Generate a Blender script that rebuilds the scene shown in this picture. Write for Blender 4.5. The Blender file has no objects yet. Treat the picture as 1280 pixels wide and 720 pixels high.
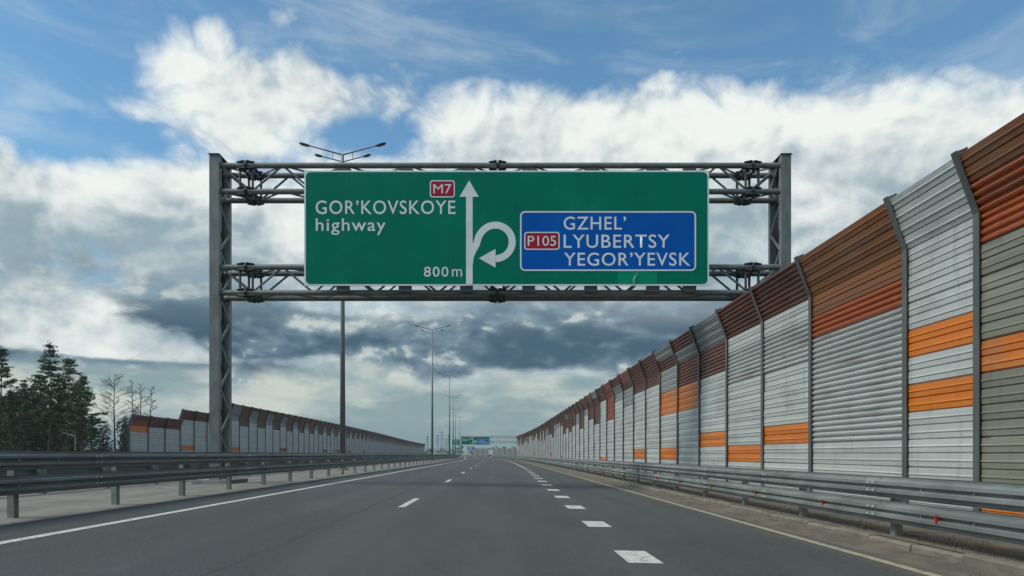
import bpy, bmesh, math, random
from math import radians, sin, cos, pi, atan, atan2, sqrt, exp
from mathutils import Vector, Matrix

scene = bpy.context.scene
COL = scene.collection
random.seed(7)

# ------------------------------------------------------------------ camera
CAM_H = 1.2
F_PX, VPX, VPY = 853.33, 620.0, 568.0       # 24 mm lens, level camera, rising front
cam_data = bpy.data.cameras.new('camera')
cam_data.sensor_width = 36.0
cam_data.lens = 24.0
cam_data.shift_x = (640 - VPX) / 1280.0
cam_data.shift_y = (VPY - 360) / 1280.0
cam_data.clip_start = 0.1
cam_data.clip_end = 12000
cam = bpy.data.objects.new('camera', cam_data)
COL.objects.link(cam)
cam.location = (0, 0, CAM_H)
cam.rotation_euler = (radians(90), 0, 0)
scene.camera = cam

# ------------------------------------------------------------------ exposure
vs = scene.view_settings
vs.view_transform = 'Standard'
vs.look = 'None'
vs.exposure = 0.42
vs.gamma = 1.0
vs.use_curve_mapping = False

# ------------------------------------------------------------------ world
SUN_EL, SUN_AZ = radians(50), radians(-112)     # azimuth from +Y (ahead) towards +X (right)
world = bpy.data.worlds.new('World')
scene.world = world
world.use_nodes = True
WT = world.node_tree
WT.nodes.clear()


class E:
    """tiny expression wrapper round a node socket"""
    tree = None

    def __init__(self, s):
        self.s = s

    @staticmethod
    def m(op, *a, clamp=False):
        n = E.tree.nodes.new('ShaderNodeMath')
        n.operation = op
        n.use_clamp = clamp
        for i, v in enumerate(a):
            if isinstance(v, E):
                E.tree.links.new(v.s, n.inputs[i])
            else:
                n.inputs[i].default_value = v
        return E(n.outputs[0])

    def __add__(s, o): return E.m('ADD', s, o)
    __radd__ = __add__
    def __mul__(s, o): return E.m('MULTIPLY', s, o)
    __rmul__ = __mul__
    def __sub__(s, o): return E.m('SUBTRACT', s, o)
    def __rsub__(s, o): return E.m('SUBTRACT', o, s)
    def __truediv__(s, o): return E.m('DIVIDE', s, o)


def sstep(v, a, b, lo=0.0, hi=1.0):
    n = E.tree.nodes.new('ShaderNodeMapRange')
    n.interpolation_type = 'SMOOTHSTEP'
    E.tree.links.new(v.s, n.inputs[0])
    n.inputs[1].default_value = a
    n.inputs[2].default_value = b
    n.inputs[3].default_value = lo
    n.inputs[4].default_value = hi
    return E(n.outputs[0])


def vec(x, y, z):
    n = E.tree.nodes.new('ShaderNodeCombineXYZ')
    for i, v in enumerate((x, y, z)):
        if isinstance(v, E):
            E.tree.links.new(v.s, n.inputs[i])
        else:
            n.inputs[i].default_value = v
    return E(n.outputs[0])


def noise(v, scale, detail=6.0, rough=0.5, dist=0.0, lac=2.0):
    n = E.tree.nodes.new('ShaderNodeTexNoise')
    n.inputs['Scale'].default_value = scale
    n.inputs['Detail'].default_value = detail
    n.inputs['Roughness'].default_value = rough
    n.inputs['Lacunarity'].default_value = lac
    n.inputs['Distortion'].default_value = dist
    E.tree.links.new(v.s, n.inputs['Vector'])
    return E(n.outputs[0])


def mixc(f, a, b):
    n = E.tree.nodes.new('ShaderNodeMix')
    n.data_type = 'RGBA'
    n.clamp_factor = True
    if isinstance(f, E):
        E.tree.links.new(f.s, n.inputs[0])
    else:
        n.inputs[0].default_value = f
    for k, v in ((6, a), (7, b)):
        if isinstance(v, E):
            E.tree.links.new(v.s, n.inputs[k])
        else:
            n.inputs[k].default_value = (v[0], v[1], v[2], 1)
    return E(n.outputs[2])


E.tree = WT
tc = WT.nodes.new('ShaderNodeTexCoord')
sepn = WT.nodes.new('ShaderNodeSeparateXYZ')
WT.links.new(tc.outputs['Generated'], sepn.inputs[0])
dx, dy, dz = (E(sepn.outputs[i]) for i in range(3))
az = E.m('ARCTAN2', dx, dy) * (180 / pi)
el = E.m('ARCSINE', dz) * (180 / pi)


def ae(px, py):
    a = (px - VPX) / F_PX
    return math.degrees(atan(a)), math.degrees(atan((VPY - py) / F_PX / sqrt(1 + a * a)))


# the cloud banks of that afternoon, as soft masses in azimuth and elevation
def bank(px, py, rx, ry, amp):
    a0, e0 = ae(px, py)
    u = (az - a0) / (rx / F_PX * 57.3)
    v = (el - e0) / (ry / F_PX * 57.3)
    return E.m('EXPONENT', (u * u + v * v) * -1.0) * amp


wob = noise(vec(dx, dy, dz * 1.3 + 4.0), 9.0, 5, 0.55)
dirv = vec(dx, dy, dz * 1.45)
nz = noise(dirv, 4.6, 8, 0.58, 0.35)
nz_up = noise(vec(dx - 0.022, dy - 0.01, dz * 1.45 + 0.055), 4.6, 5, 0.5, 0.35)
soft = noise(vec(dx + 3.1, dy, dz * 1.8), 4.0, 5, 0.5)
bil = E.m('ABSOLUTE', noise(vec(dx + 1.7, dy + .4, dz * 1.3), 11.0, 6, 0.54, 0.3) - 0.5) * 2.0      # cauliflower lobes
bil_up = E.m('ABSOLUTE', noise(vec(dx + 1.7 - .008, dy + .4, dz * 1.3 + .016), 11.0, 5, 0.52, 0.3) - 0.5) * 2.0

cover = sstep(el, 26, 13, -0.17, 0.26) + sstep(el, 38, 60, 0, .30)
cover = cover + bank(275, 100, 125, 62, 0.46) + bank(345, 150, 70, 45, .14) + bank(400, 112, 50, 34, .22)
cover = cover + bank(1010, 170, 400, 78, 0.40) + bank(700, 165, 190, 56, 0.36) + bank(520, 75, 75, 42, 0.17) + bank(470, 125, 40, 30, .12)
cover = cover + bank(1100, 60, 60, 45, 0.16) + bank(870, 30, 60, 50, 0.10) + bank(355, 15, 24, 14, .2)
cover = cover + bank(120, 255, 240, 60, 0.26) + bank(720, 260, 900, 60, 0.16)
cover = cover - bank(40, 95, 100, 75, 0.32) - bank(140, 172, 140, 20, .26) - bank(455, 172, 75, 20, .30) - bank(430, 60, 16, 34, .10) - bank(640, 20, 200, 40, 0.18) - bank(760, 60, 60, 34, .14) - bank(960, 30, 60, 40, 0.16) - bank(1220, 25, 110, 34, 0.20)
dens = (nz - 0.5) * 0.85 + (bil - 0.22) * 0.42 + cover
alpha = sstep(dens, -0.06, 0.24)
thin = sstep(noise(vec(dx * 0.7 + .3 * dz, dy, dz * 2.2), 6.0, 6, 0.6, 0.6), 0.44, 0.74, 0.0, 0.32)
alpha = E.m('MAXIMUM', alpha, thin)

# light on the cumulus: tops and edges bright, thick bases grey
relief = (nz - nz_up) * 2.8 + (bil - bil_up) * 1.0 + (soft - 0.5) * 1.5
lit = sstep(relief + sstep(el, 9, 20, -0.22, 0.16) - sstep(dens, 0.12, 0.60, 0.0, 0.24)
            + bank(1000, 130, 200, 40, .16) + bank(280, 110, 110, 40, .12) + bank(640, 160, 160, 40, .08) + bank(70, 230, 120, 34, .26) + bank(60, 395, 110, 40, .26) + bank(230, 210, 60, 26, .2)
            + bank(1040, 220, 200, 60, .12) + bank(320, 260, 60, 60, .2)
            - bank(190, 330, 120, 60, .34) - bank(1150, 260, 110, 50, .22) - bank(620, 350, 500, 40, .2), -0.60, 0.50)
cum = mixc(lit, (0.225, 0.305, 0.350), (0.665, 0.692, 0.665))

# the stratocumulus decks low down, dark-bellied and stretched along the horizon
deckn = noise(vec(dx, dy, dz * 2.5), 4.6, 8, 0.56, 0.15)
decku = noise(vec(dx, dy, (dz + 0.020) * 2.5), 4.6, 4, 0.52, 0.15)
belly = sstep(deckn + (bil - .25) * .26 + bank(420, 418, 330, 30, .16) + bank(620, 440, 200, 26, .14) + bank(240, 466, 170, 15, .34) + bank(340, 420, 130, 24, .14) + bank(40, 440, 90, 10, .2) + bank(330, 400, 160, 24, .10) + bank(900, 400, 260, 40, .1)
              - bank(70, 390, 110, 34, .20) - bank(180, 445, 160, 6, .20) - bank(660, 490, 90, 22, .25), 0.45, 0.60)
win = E.m('MULTIPLY', sstep(el, 5.2, 6.8), sstep(el, 17, 9.0))
dark = mixc(sstep((deckn - decku) + (bil - bil_up) * .12, -0.08, 0.12), (0.042, 0.088, 0.132), (0.175, 0.255, 0.300))
deck = mixc(E.m('MULTIPLY', belly, win), cum, dark)
crest = E.m('MULTIPLY', sstep((deckn - decku) + (bil - bil_up) * .35, 0.03, 0.13), sstep(el, 16, 9))
deck = mixc(E.m('MULTIPLY', crest, 0.7), deck, (0.56, 0.58, 0.54))

# clear pale air under the decks, greyer at the horizon
low = mixc(sstep(noise(vec(dx, dy, dz * 3), 5.5, 7, .56, .1) + (bil - .25) * .10 + bank(660, 490, 90, 26, .12) + bank(300, 505, 90, 20, .1), .40, .64), (0.190, 0.275, 0.295), (0.445, 0.485, 0.440))
low = mixc(sstep(el, 3.4, 0.6), low, (0.155, 0.235, 0.255))
cloud = mixc(sstep(el + (deckn - .5) * 9.0 + (wob - .5) * 5.0, 7.0, 5.4), deck, low)
alpha = E.m('MAXIMUM', alpha, sstep(el, 15, 11))

sky = WT.nodes.new('ShaderNodeTexSky')
sky.sky_type = 'NISHITA'
sky.sun_disc = False
sky.sun_elevation = SUN_EL
sky.sun_rotation = SUN_AZ
sky.air_density = 1.0
sky.dust_density = 0.6
sky.ozone_density = 1.0
SKYK = 0.09
gain = WT.nodes.new('ShaderNodeMix')
gain.data_type = 'RGBA'
gain.blend_type = 'MULTIPLY'
gain.inputs[0].default_value = 1.0
WT.links.new(cloud.s, gain.inputs[6])
gain.inputs[7].default_value = (1 / SKYK, 1 / SKYK, 1 / SKYK, 1)
tint = WT.nodes.new('ShaderNodeMix')
tint.data_type = 'RGBA'
tint.blend_type = 'MULTIPLY'
tint.inputs[0].default_value = 1.0
WT.links.new(sky.outputs[0], tint.inputs[6])
tint.inputs[7].default_value = (0.86, 1.26, 1.30, 1)       # camera white balance of the clear blue
mixed = mixc(alpha, E(tint.outputs[2]), E(gain.outputs[2]))
bg = WT.nodes.new('ShaderNodeBackground')
bg.inputs['Strength'].default_value = SKYK
WT.links.new(mixed.s, bg.inputs['Color'])
wo = WT.nodes.new('ShaderNodeOutputWorld')
WT.links.new(bg.outputs[0], wo.inputs['Surface'])
scene.cycles.max_bounces = 5
scene.cycles.diffuse_bounces = 3
scene.cycles.glossy_bounces = 3
scene.cycles.caustics_reflective = False
scene.cycles.caustics_refractive = False
world.cycles.sampling_method = 'MANUAL'
world.cycles.sample_map_resolution = 512

# ------------------------------------------------------------------ sun, veiled by cloud
sun_data = bpy.data.lights.new('sun', 'SUN')
sun_data.energy = 2.1
sun_data.angle = radians(20)
sun_data.color = (1.0, 0.95, 0.84)
sun = bpy.data.objects.new('sun', sun_data)
COL.objects.link(sun)
sun_dir = Vector((sin(SUN_AZ) * cos(SUN_EL), cos(SUN_AZ) * cos(SUN_EL), sin(SUN_EL)))
sun.rotation_euler = sun_dir.to_track_quat('Z', 'Y').to_euler()
sun.location = sun_dir * 60

# =================================================================== helpers
def road_off(y):
    """the road swings gently to the left in the distance"""
    t = min(max((y - 100.0) / 260.0, 0.0), 1.0)
    return -9.0 * t * t * (3 - 2 * t)


def heading(y):
    return -atan((road_off(y + .5) - road_off(y - .5)))


def SX(px, d):
    return (px - VPX) / F_PX * d


def SZ(py, d):
    return CAM_H + (VPY - py) / F_PX * d


class MB:
    def __init__(self):
        self.v, self.f = [], []

    def add(self, vs_, fs_):
        o = len(self.v)
        self.v += [tuple(p) for p in vs_]
        self.f += [tuple(i + o for i in f) for f in fs_]
        return self

    def box(self, x0, x1, y0, y1, z0, z1):
        p = [(x0, y0, z0), (x1, y0, z0), (x1, y1, z0), (x0, y1, z0), (x0, y0, z1), (x1, y0, z1), (x1, y1, z1), (x0, y1, z1)]
        return self.add(p, [(3, 2, 1, 0), (4, 5, 6, 7), (0, 1, 5, 4), (1, 2, 6, 5), (2, 3, 7, 6), (3, 0, 4, 7)])

    def tube(self, a, b, r0, r1=None, n=8, cap=True):
        a, b = Vector(a), Vector(b)
        r1 = r0 if r1 is None else r1
        d = b - a
        if d.length < 1e-6:
            return self
        d.normalize()
        u = d.orthogonal().normalized()
        w = d.cross(u)
        pts = []
        for c, r in ((a, r0), (b, r1)):
            for k in range(n):
                t = 2 * pi * k / n
                pts.append(c + (u * cos(t) + w * sin(t)) * r)
        fs = [(k, (k + 1) % n, n + (k + 1) % n, n + k) for k in range(n)]
        if cap:
            fs += [tuple(range(n - 1, -1, -1)), tuple(range(n, 2 * n))]
        return self.add(pts, fs)

    def bar(self, a, b, w, h, up=(0, 0, 1)):
        """rectangular bar from a to b, w sideways, h along up"""
        a, b, up = Vector(a), Vector(b), Vector(up)
        d = (b - a).normalized()
        s = d.cross(up).normalized()
        t = s.cross(d).normalized()
        pts = [c + s * (i * w / 2) + t * (j * h / 2) for c in (a, b) for i, j in ((-1, -1), (1, -1), (1, 1), (-1, 1))]
        return self.add(pts, [(3, 2, 1, 0), (4, 5, 6, 7), (0, 1, 5, 4), (1, 2, 6, 5), (2, 3, 7, 6), (3, 0, 4, 7)])

    def extrude_y(self, prof, y0, y1, closed=True, cap=True):
        """prof: (x, z) loop, extruded along y"""
        n = len(prof)
        pts = [(x, y0, z) for x, z in prof] + [(x, y1, z) for x, z in prof]
        fs = [(k, (k + 1) % n, n + (k + 1) % n, n + k) for k in range(n if closed else n - 1)]
        if cap and closed:
            fs += [tuple(range(n - 1, -1, -1)), tuple(range(n, 2 * n))]
        return self.add(pts, fs)

    def poly_y(self, loop, y0, y1):
        """loop: (x, z) outline facing -y at y0, with thickness to y1 (y1 > y0)"""
        n = len(loop)
        pts = [(x, y0, z) for x, z in loop] + [(x, y1, z) for x, z in loop]
        fs = [tuple(range(n)), tuple(range(2 * n - 1, n - 1, -1))]
        fs += [((k + 1) % n, k, n + k, n + (k + 1) % n) for k in range(n)]
        return self.add(pts, fs)

    def mesh(self, name, mat=None, smooth=False):
        me = bpy.data.meshes.new(name)
        me.from_pydata(self.v, [], self.f)
        bm = bmesh.new()
        bm.from_mesh(me)
        bmesh.ops.recalc_face_normals(bm, faces=bm.faces)
        bm.to_mesh(me)
        bm.free()
        if mat:
            me.materials.append(mat)
        if smooth:
            for p in me.polygons:
                p.use_smooth = True
        return me

    def build(self, name, mat=None, parent=None, smooth=False, fix=True):
        if fix:
            me = self.mesh(name, mat, smooth)
        else:
            me = bpy.data.meshes.new(name)
            me.from_pydata(self.v, [], self.f)
            if mat:
                me.materials.append(mat)
        return link(name, me, parent)


def link(name, data, parent=None, loc=None, rot=None):
    o = bpy.data.objects.new(name, data)
    COL.objects.link(o)
    if parent is not None:
        o.parent = parent
    if loc is not None:
        o.location = loc
    if rot is not None:
        o.rotation_euler = rot
    return o


def empty(name, loc=(0, 0, 0)):
    return link(name, None, None, loc)


def tag(o, label=None, cat=None, group=None, kind=None):
    if label: o['label'] = label
    if cat: o['category'] = cat
    if group: o['group'] = group
    if kind: o['kind'] = kind
    return o


def copy_tree(o, parent=None):
    c = o.copy()
    COL.objects.link(c)
    c.parent = parent
    for ch in o.children:
        copy_tree(ch, c)
    return c


# =================================================================== materials
def new_mat(name):
    m = bpy.data.materials.new(name)
    m.use_nodes = True
    E.tree = m.node_tree
    b = m.node_tree.nodes['Principled BSDF']
    return m, b


def geo_pos():
    g = E.tree.nodes.new('ShaderNodeNewGeometry')
    s = E.tree.nodes.new('ShaderNodeSeparateXYZ')
    E.tree.links.new(g.outputs['Position'], s.inputs[0])
    return E(g.outputs['Position']), [E(s.outputs[i]) for i in range(3)]


def obj_rand():
    return E(E.tree.nodes.new('ShaderNodeObjectInfo').outputs['Random'])


def put(b, name, e):
    E.tree.links.new(e.s, b.inputs[name])


def bump(b, h, dist, strength=1.0):
    n = E.tree.nodes.new('ShaderNodeBump')
    n.inputs['Distance'].default_value = dist
    n.inputs['Strength'].default_value = strength
    E.tree.links.new(h.s, n.inputs['Height'])
    E.tree.links.new(n.outputs[0], b.inputs['Normal'])


def worn(name, c1, c2, rough=0.5, metal=0.0, sc=(1, 1, 1), scale=2.0, spread=(0.35, 0.7), rnd=0.0, bmp=0.0, dirt=None, dirt_amt=0.5, streak=0.0, grime=0.0, dent=0.0):
    """base colour drifting between c1 and c2, stained patches of dirt, slight change from piece to piece"""
    m, b = new_mat(name)
    pos, (x, y, z) = geo_pos()
    n1 = noise(vec(x * sc[0], y * sc[1], z * sc[2]), scale, 5, 0.6)
    c = mixc(sstep(n1, *spread), c1, c2)
    if rnd:
        r = obj_rand()
        c = mixc(r * rnd, c, (c1[0] * .45, c1[1] * .45, c1[2] * .45))
    if dirt:
        n2 = noise(vec(x * sc[0] * .6 + 7, y * sc[1] * .6, z * sc[2] * .6), scale * 1.7, 5, 0.65)
        c = mixc(sstep(n2, .52, .72, 0, dirt_amt), c, dirt)
    if streak:
        n3 = noise(vec((x + y) * 6.0, y * 1.5, z * .35), 1.6, 6, .65)
        c = mixc(sstep(n3, .52, .74, 0, streak), c, (c1[0] * .35, c1[1] * .35, c1[2] * .33))
        n4 = noise(vec(x, y * .8, z * 1.2), .9, 6, .6)
        c = mixc(sstep(n4, .5, .7, 0, streak * .7), c, (0.20, 0.18, 0.145))
    if grime:
        n5 = noise(vec(x * 9.0, y, z * .3), 1.0, 6, .65)
        c = mixc(sstep(n5, .55, .78, 0, grime), c, (0.10, 0.11, 0.09))
    put(b, 'Base Color', c)
    b.inputs['Roughness'].default_value = rough
    put(b, 'Roughness', sstep(n1, .3, .7, rough - .08, rough + .1))
    b.inputs['Metallic'].default_value = metal
    if bmp:
        bump(b, noise(pos, scale * 9, 4, .6), bmp)
    if dent:
        bump(b, noise(vec(x, y * .8, z * 1.6), 1.6, 3, .5), dent)
    return m


M = {}
M['galv'] = worn('galvanised_steel', (0.25, 0.27, 0.255), (0.34, 0.36, 0.34), 0.48, 0.45, (1, .35, 1), 3.0, dirt=(0.15, 0.15, 0.13), dirt_amt=.55)
M['galv_dark'] = worn('dark_galvanised_steel', (0.19, 0.205, 0.19), (0.26, 0.275, 0.255), 0.52, 0.4, (1, .35, 1), 3.0, dirt=(0.08, 0.078, 0.066), dirt_amt=.6)  # darker tone of the galvanised steel, with its own dirt patches
M['gantry'] = worn('grey_gantry_paint', (0.135, 0.148, 0.138), (0.19, 0.203, 0.188), 0.5, 0.15, (1, 1, .5), 3.5, grime=.3, dirt=(0.09, 0.09, 0.08), dirt_amt=.5)
M['gantry_dark'] = worn('dark_bracket_steel', (0.05, 0.056, 0.056), (0.075, 0.083, 0.08), 0.55, 0.2, (1, 1, 1), 2.0)
M['bolt'] = worn('zinc_bolt', (0.6, 0.62, 0.62), (0.7, 0.72, 0.72), 0.4, 0.3)
M['reflector_red'] = worn('red_reflector', (0.42, 0.02, 0.025), (0.5, 0.03, 0.03), 0.25)
# barrier cassettes
P = dict(streak=.38, dent=.02, rough=.40, metal=.0, sc=(1, .12, 1.6), scale=2.2, spread=(.3, .7))
M['silver'] = worn('silver_cassette', (0.45, 0.475, 0.45), (0.52, 0.545, 0.515), rnd=.16, dirt=(0.26, 0.26, 0.235), dirt_amt=.35, **P)
M['streaked'] = worn('streaked_silver_cassette', (0.41, 0.43, 0.41), (0.48, 0.495, 0.47), rnd=.12, dirt=(0.16, 0.10, 0.09), dirt_amt=.75, **P)
M['grey'] = worn('grey_cassette', (0.21, 0.23, 0.225), (0.28, 0.30, 0.29), rnd=.2, dirt=(0.15, 0.13, 0.11), dirt_amt=.5, **P)
M['olive'] = worn('dusty_olive_cassette', (0.215, 0.215, 0.165), (0.29, 0.29, 0.225), rnd=.25, dirt=(0.12, 0.115, 0.09), dirt_amt=.7, **P)
M['orange'] = worn('orange_cassette', (0.60, 0.165, 0.018), (0.70, 0.205, 0.025), rnd=.15, dirt=(0.34, 0.11, 0.035), dirt_amt=.45, **P)
M['rust'] = worn('rust_orange_cassette', (0.46, 0.115, 0.034), (0.33, 0.085, 0.034), rnd=.25, dirt=(0.13, 0.06, 0.04), dirt_amt=.75, **P)
M['darkred'] = worn('dark_red_brown_cassette', (0.165, 0.058, 0.036), (0.205, 0.078, 0.048), rnd=.3, dirt=(0.085, 0.055, 0.045), dirt_amt=.7, **P)
M['brown'] = worn('brown_cassette', (0.27, 0.105, 0.036), (0.19, 0.085, 0.042), rnd=.25, dirt=(0.10, 0.065, 0.045), dirt_amt=.6, **P)
M['barrier_post'] = worn('barrier_post_steel', (0.12, 0.13, 0.125), (0.16, 0.17, 0.165), 0.5, 0.25, (1, 1, .3), 2.0, rnd=.2, dirt=(.09, .085, .075), dirt_amt=.5)
# sign
M['sign_green'] = worn('green_reflective_sheet', (0.0008, 0.185, 0.120), (0.0008, 0.160, 0.104), 0.55, 0, (1, 1, 1), .7, rnd=.12, dirt=(0.004, 0.22, 0.14), dirt_amt=.45, grime=.25)
M['sign_patch'] = worn('new_green_reflective_sheet', (0.003, 0.26, 0.145), (0.003, 0.24, 0.13), 0.5, 0, (1, 1, 1), 1.0)
M['sign_blue'] = worn('blue_reflective_sheet', (0.002, 0.108, 0.45), (0.002, 0.094, 0.40), 0.55, 0, (1, 1, 1), .8, rnd=.15)
M['sign_red'] = worn('red_reflective_sheet', (0.40, 0.022, 0.045), (0.36, 0.02, 0.04), 0.55, 0, (1, 1, 1), 2)
M['sign_white'] = worn('white_reflective_sheet', (0.72, 0.77, 0.78), (0.64, 0.69, 0.70), 0.55, 0, (1, 1, 1), 1.5)
M['sign_torn'] = worn('peeled_green_sheet', (0.25, 0.50, 0.40), (0.12, 0.38, 0.26), 0.5, 0, (1, 1, 1), 4)
M['sign_edge'] = worn('pale_aluminium_edge', (0.76, 0.79, 0.77), (0.66, 0.70, 0.68), 0.45, 0.0, (1, 1, 1), 1.5)
for k_ in ('sign_green', 'sign_patch', 'sign_blue', 'sign_red', 'sign_white'):
    M[k_].node_tree.nodes['Principled BSDF'].inputs['Specular IOR Level'].default_value = .05
# painted things
M['lamp_pole'] = worn('lamp_pole_steel', (0.15, 0.17, 0.17), (0.20, 0.22, 0.22), 0.45, 0.3, (1, 1, .2), 1.0)
M['lamp_head'] = worn('dark_lamp_housing', (0.035, 0.045, 0.05), (0.05, 0.06, 0.065), 0.45)
M['lamp_glass'] = worn('lamp_lens', (0.20, 0.22, 0.22), (0.25, 0.27, 0.27), 0.2)
M['concrete'] = worn('concrete', (0.27, 0.265, 0.245), (0.20, 0.195, 0.18), 0.85, 0, (1, 1, 1), 2.2, bmp=.004, dirt=(.13, .12, .10), dirt_amt=.6)
M['kerb'] = worn('dusty_kerb_concrete', (0.21, 0.188, 0.15), (0.145, 0.128, 0.10), 0.9, 0, (1, .7, 1), 3.0, rnd=.2, bmp=.004, dirt=(.10, .088, .07), dirt_amt=.7)
M['van_white'] = worn('white_vehicle_paint', (0.62, 0.64, 0.64), (0.7, 0.72, 0.72), 0.3)
M['tyre'] = worn('tyre_rubber', (0.018, 0.018, 0.018), (0.03, 0.03, 0.03), 0.8)
M['rim'] = worn('wheel_rim', (0.30, 0.31, 0.32), (0.36, 0.37, 0.38), 0.35, .6)
M['car_glass'] = worn('dark_vehicle_glass', (0.02, 0.025, 0.028), (0.03, 0.035, 0.04), 0.08)
M['truck_red'] = worn('red_orange_vehicle_paint', (0.30, 0.06, 0.02), (0.36, 0.08, 0.03), 0.4)
M['tail_light'] = worn('tail_light', (0.35, 0.01, 0.01), (0.4, 0.02, 0.02), 0.2)
M['head_light'] = worn('head_light', (0.6, 0.62, 0.62), (0.7, 0.72, 0.72), 0.1)
M['pylon'] = worn('pylon_steel', (0.20, 0.23, 0.24), (0.25, 0.28, 0.29), 0.6, .2)
M['far_wall'] = worn('pale_far_wall', (0.30, 0.29, 0.27), (0.36, 0.35, 0.32), 0.7, 0, (1, 1, 1), .6)
# vegetation
def leafmat(name, c1, c2):
    m, b = new_mat(name)
    pos, (x, y, z) = geo_pos()
    c = mixc(sstep(noise(pos, .9, 5, .6), .35, .65), c1, c2)
    put(b, 'Base Color', c)
    b.inputs['Roughness'].default_value = .75
    return m
M['needles'] = leafmat('pine_needles', (0.046, 0.076, 0.032), (0.090, 0.125, 0.050))
M['needles2'] = leafmat('spruce_needles', (0.030, 0.050, 0.030), (0.056, 0.080, 0.042))
M['bark'] = worn('pine_bark', (0.085, 0.062, 0.045), (0.12, 0.085, 0.06), 0.9, 0, (1, 1, .4), 3)
M['bare_bark'] = worn('grey_bare_bark', (0.075, 0.068, 0.058), (0.105, 0.096, 0.084), 0.9, 0, (1, 1, .4), 3)
M['dry_grass'] = worn('dry_grass', (0.085, 0.075, 0.045), (0.13, 0.11, 0.07), 0.9)


def ground_mat():
    m, b = new_mat('rough_grassland')
    pos, (x, y, z) = geo_pos()
    c = mixc(sstep(noise(pos, .05, 8, .6), .4, .6), (0.055, 0.068, 0.030), (0.105, 0.095, 0.052))
    put(b, 'Base Color', c)
    b.inputs['Roughness'].default_value = .95
    bump(b, noise(pos, 2.5, 6, .6), .08)
    return m
M['ground'] = ground_mat()


def asphalt_mat(name, dark, light, dusty, lanes=True):
    m, b = new_mat(name)
    pos, (x, y, z) = geo_pos()
    broad = noise(vec(x * 1.0, y * .12, 0.0), .8, 6, .55)
    grain = noise(pos, 42, 3, .7)
    speck = noise(pos, 130, 2, .6)
    c = mixc(sstep(broad, .32, .68), dark, light)
    # wheel tracks polished by traffic: lighter strips along each lane
    if lanes:
        w = E.m('COSINE', (x + 0.15) * (2 * pi / 1.9))
        c = mixc(sstep(w + (broad - .5) * 1.5, -.1, 1.0, 0, .42), c, (light[0] * 1.3, light[1] * 1.3, light[2] * 1.28))
        # tar-filled joints and hairline cracks
        jn = E.m('ABSOLUTE', x + 2.75 + (noise(vec(0.0, y * .5, 0.0), 1.2, 4, .6) - .5) * .25)
        c = mixc(sstep(jn, .045, .014, 0, .8), c, (dark[0] * .35, dark[1] * .35, dark[2] * .35))
        cr = E.m('ABSOLUTE', noise(vec(x, y * .35, 0.0), .55, 9, .62, .6) - .5)
        msk = sstep(noise(vec(x + 9, y * .2, 0.0), .5, 3, .5), .52, .62)
        c = mixc(E.m('MULTIPLY', sstep(cr, .006, .001, 0, .8), msk), c, (dark[0] * .4, dark[1] * .4, dark[2] * .4))
    patch = noise(vec(x * .9, y * .22, 0.0), .35, 4, .5, .4)
    c = mixc(sstep(patch, .50, .56, 0, .45), c, (dark[0] * .72, dark[1] * .72, dark[2] * .72))
    blot = noise(vec(x * 1.4 + 5, y * .8, 0.0), 1.6, 7, .65)
    c = mixc(sstep(blot, .56, .70, 0, .5), c, (dark[0] * .6, dark[1] * .6, dark[2] * .6))
    c = mixc(sstep(blot, .44, .30, 0, .25), c, (0.105, 0.107, 0.094))
    c = mixc(sstep(grain, .40, .72, 0, .75), c, (light[0] * 1.65, light[1] * 1.65, light[2] * 1.6))
    c = mixc(sstep(speck, .58, .70, 0, .6), c, (0.215, 0.225, 0.21))
    c = mixc(sstep(speck, .44, .32, 0, .5), c, (0.02, 0.02, 0.019))
    if dusty:
        d = sstep(x - (0 if not lanes else 0) + (noise(vec(x * 1.5, y * .4, 0.0), 1.2, 7, .62) - .5) * 1.6, 4.15, 5.3)
        c = mixc(d * .8, c, (0.155, 0.134, 0.10))
    put(b, 'Base Color', c)
    put(b, 'Roughness', sstep(broad, .3, .7, .72, .86))
    bump(b, grain + speck * .6, .012, 1.0)
    return m
M['asphalt'] = asphalt_mat('asphalt', (0.037, 0.041, 0.038), (0.059, 0.0635, 0.0585), True)
M['asphalt_far'] = asphalt_mat('opposite_asphalt', (0.07, 0.073, 0.072), (0.095, 0.098, 0.096), False, False)
M['median'] = worn('dusty_median_concrete', (0.205, 0.192, 0.162), (0.135, 0.128, 0.109), 0.9, 0, (1, .45, 1), 1.3, bmp=.006, dirt=(.095, .092, .082), dirt_amt=.75)
M['verge'] = worn('sandy_verge', (0.155, 0.132, 0.097), (0.098, 0.085, 0.063), 0.95, 0, (1, .6, 1), 2.2, bmp=.02, dirt=(.06, .052, .038), dirt_amt=.8)


def paint_mat(name, col, under, yellow=False):
    m, b = new_mat(name)
    pos, (x, y, z) = geo_pos()
    w = noise(vec(x * 1.0, y * .7, 0.0), 9, 8, .7)
    c = mixc(sstep(w, .46, .66, 0, .8), col, under)
    c = mixc(sstep(noise(pos, 70, 3, .6), .55, .7, 0, .3), c, under)
    put(b, 'Base Color', c)
    b.inputs['Roughness'].default_value = .7
    return m
M['paint'] = paint_mat('white_road_paint', (0.54, 0.54, 0.49), (0.18, 0.18, 0.165))
M['paint_dusty'] = paint_mat('dusty_road_paint', (0.38, 0.335, 0.22), (0.16, 0.14, 0.11))

# =================================================================== ground, roads, verges
def z_road(x):
    return -0.02 * x


YS = [-40, -20] + [i * 2.5 for i in range(-4, 14)] + [35 + 5 * i for i in range(0, 90)]


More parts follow.
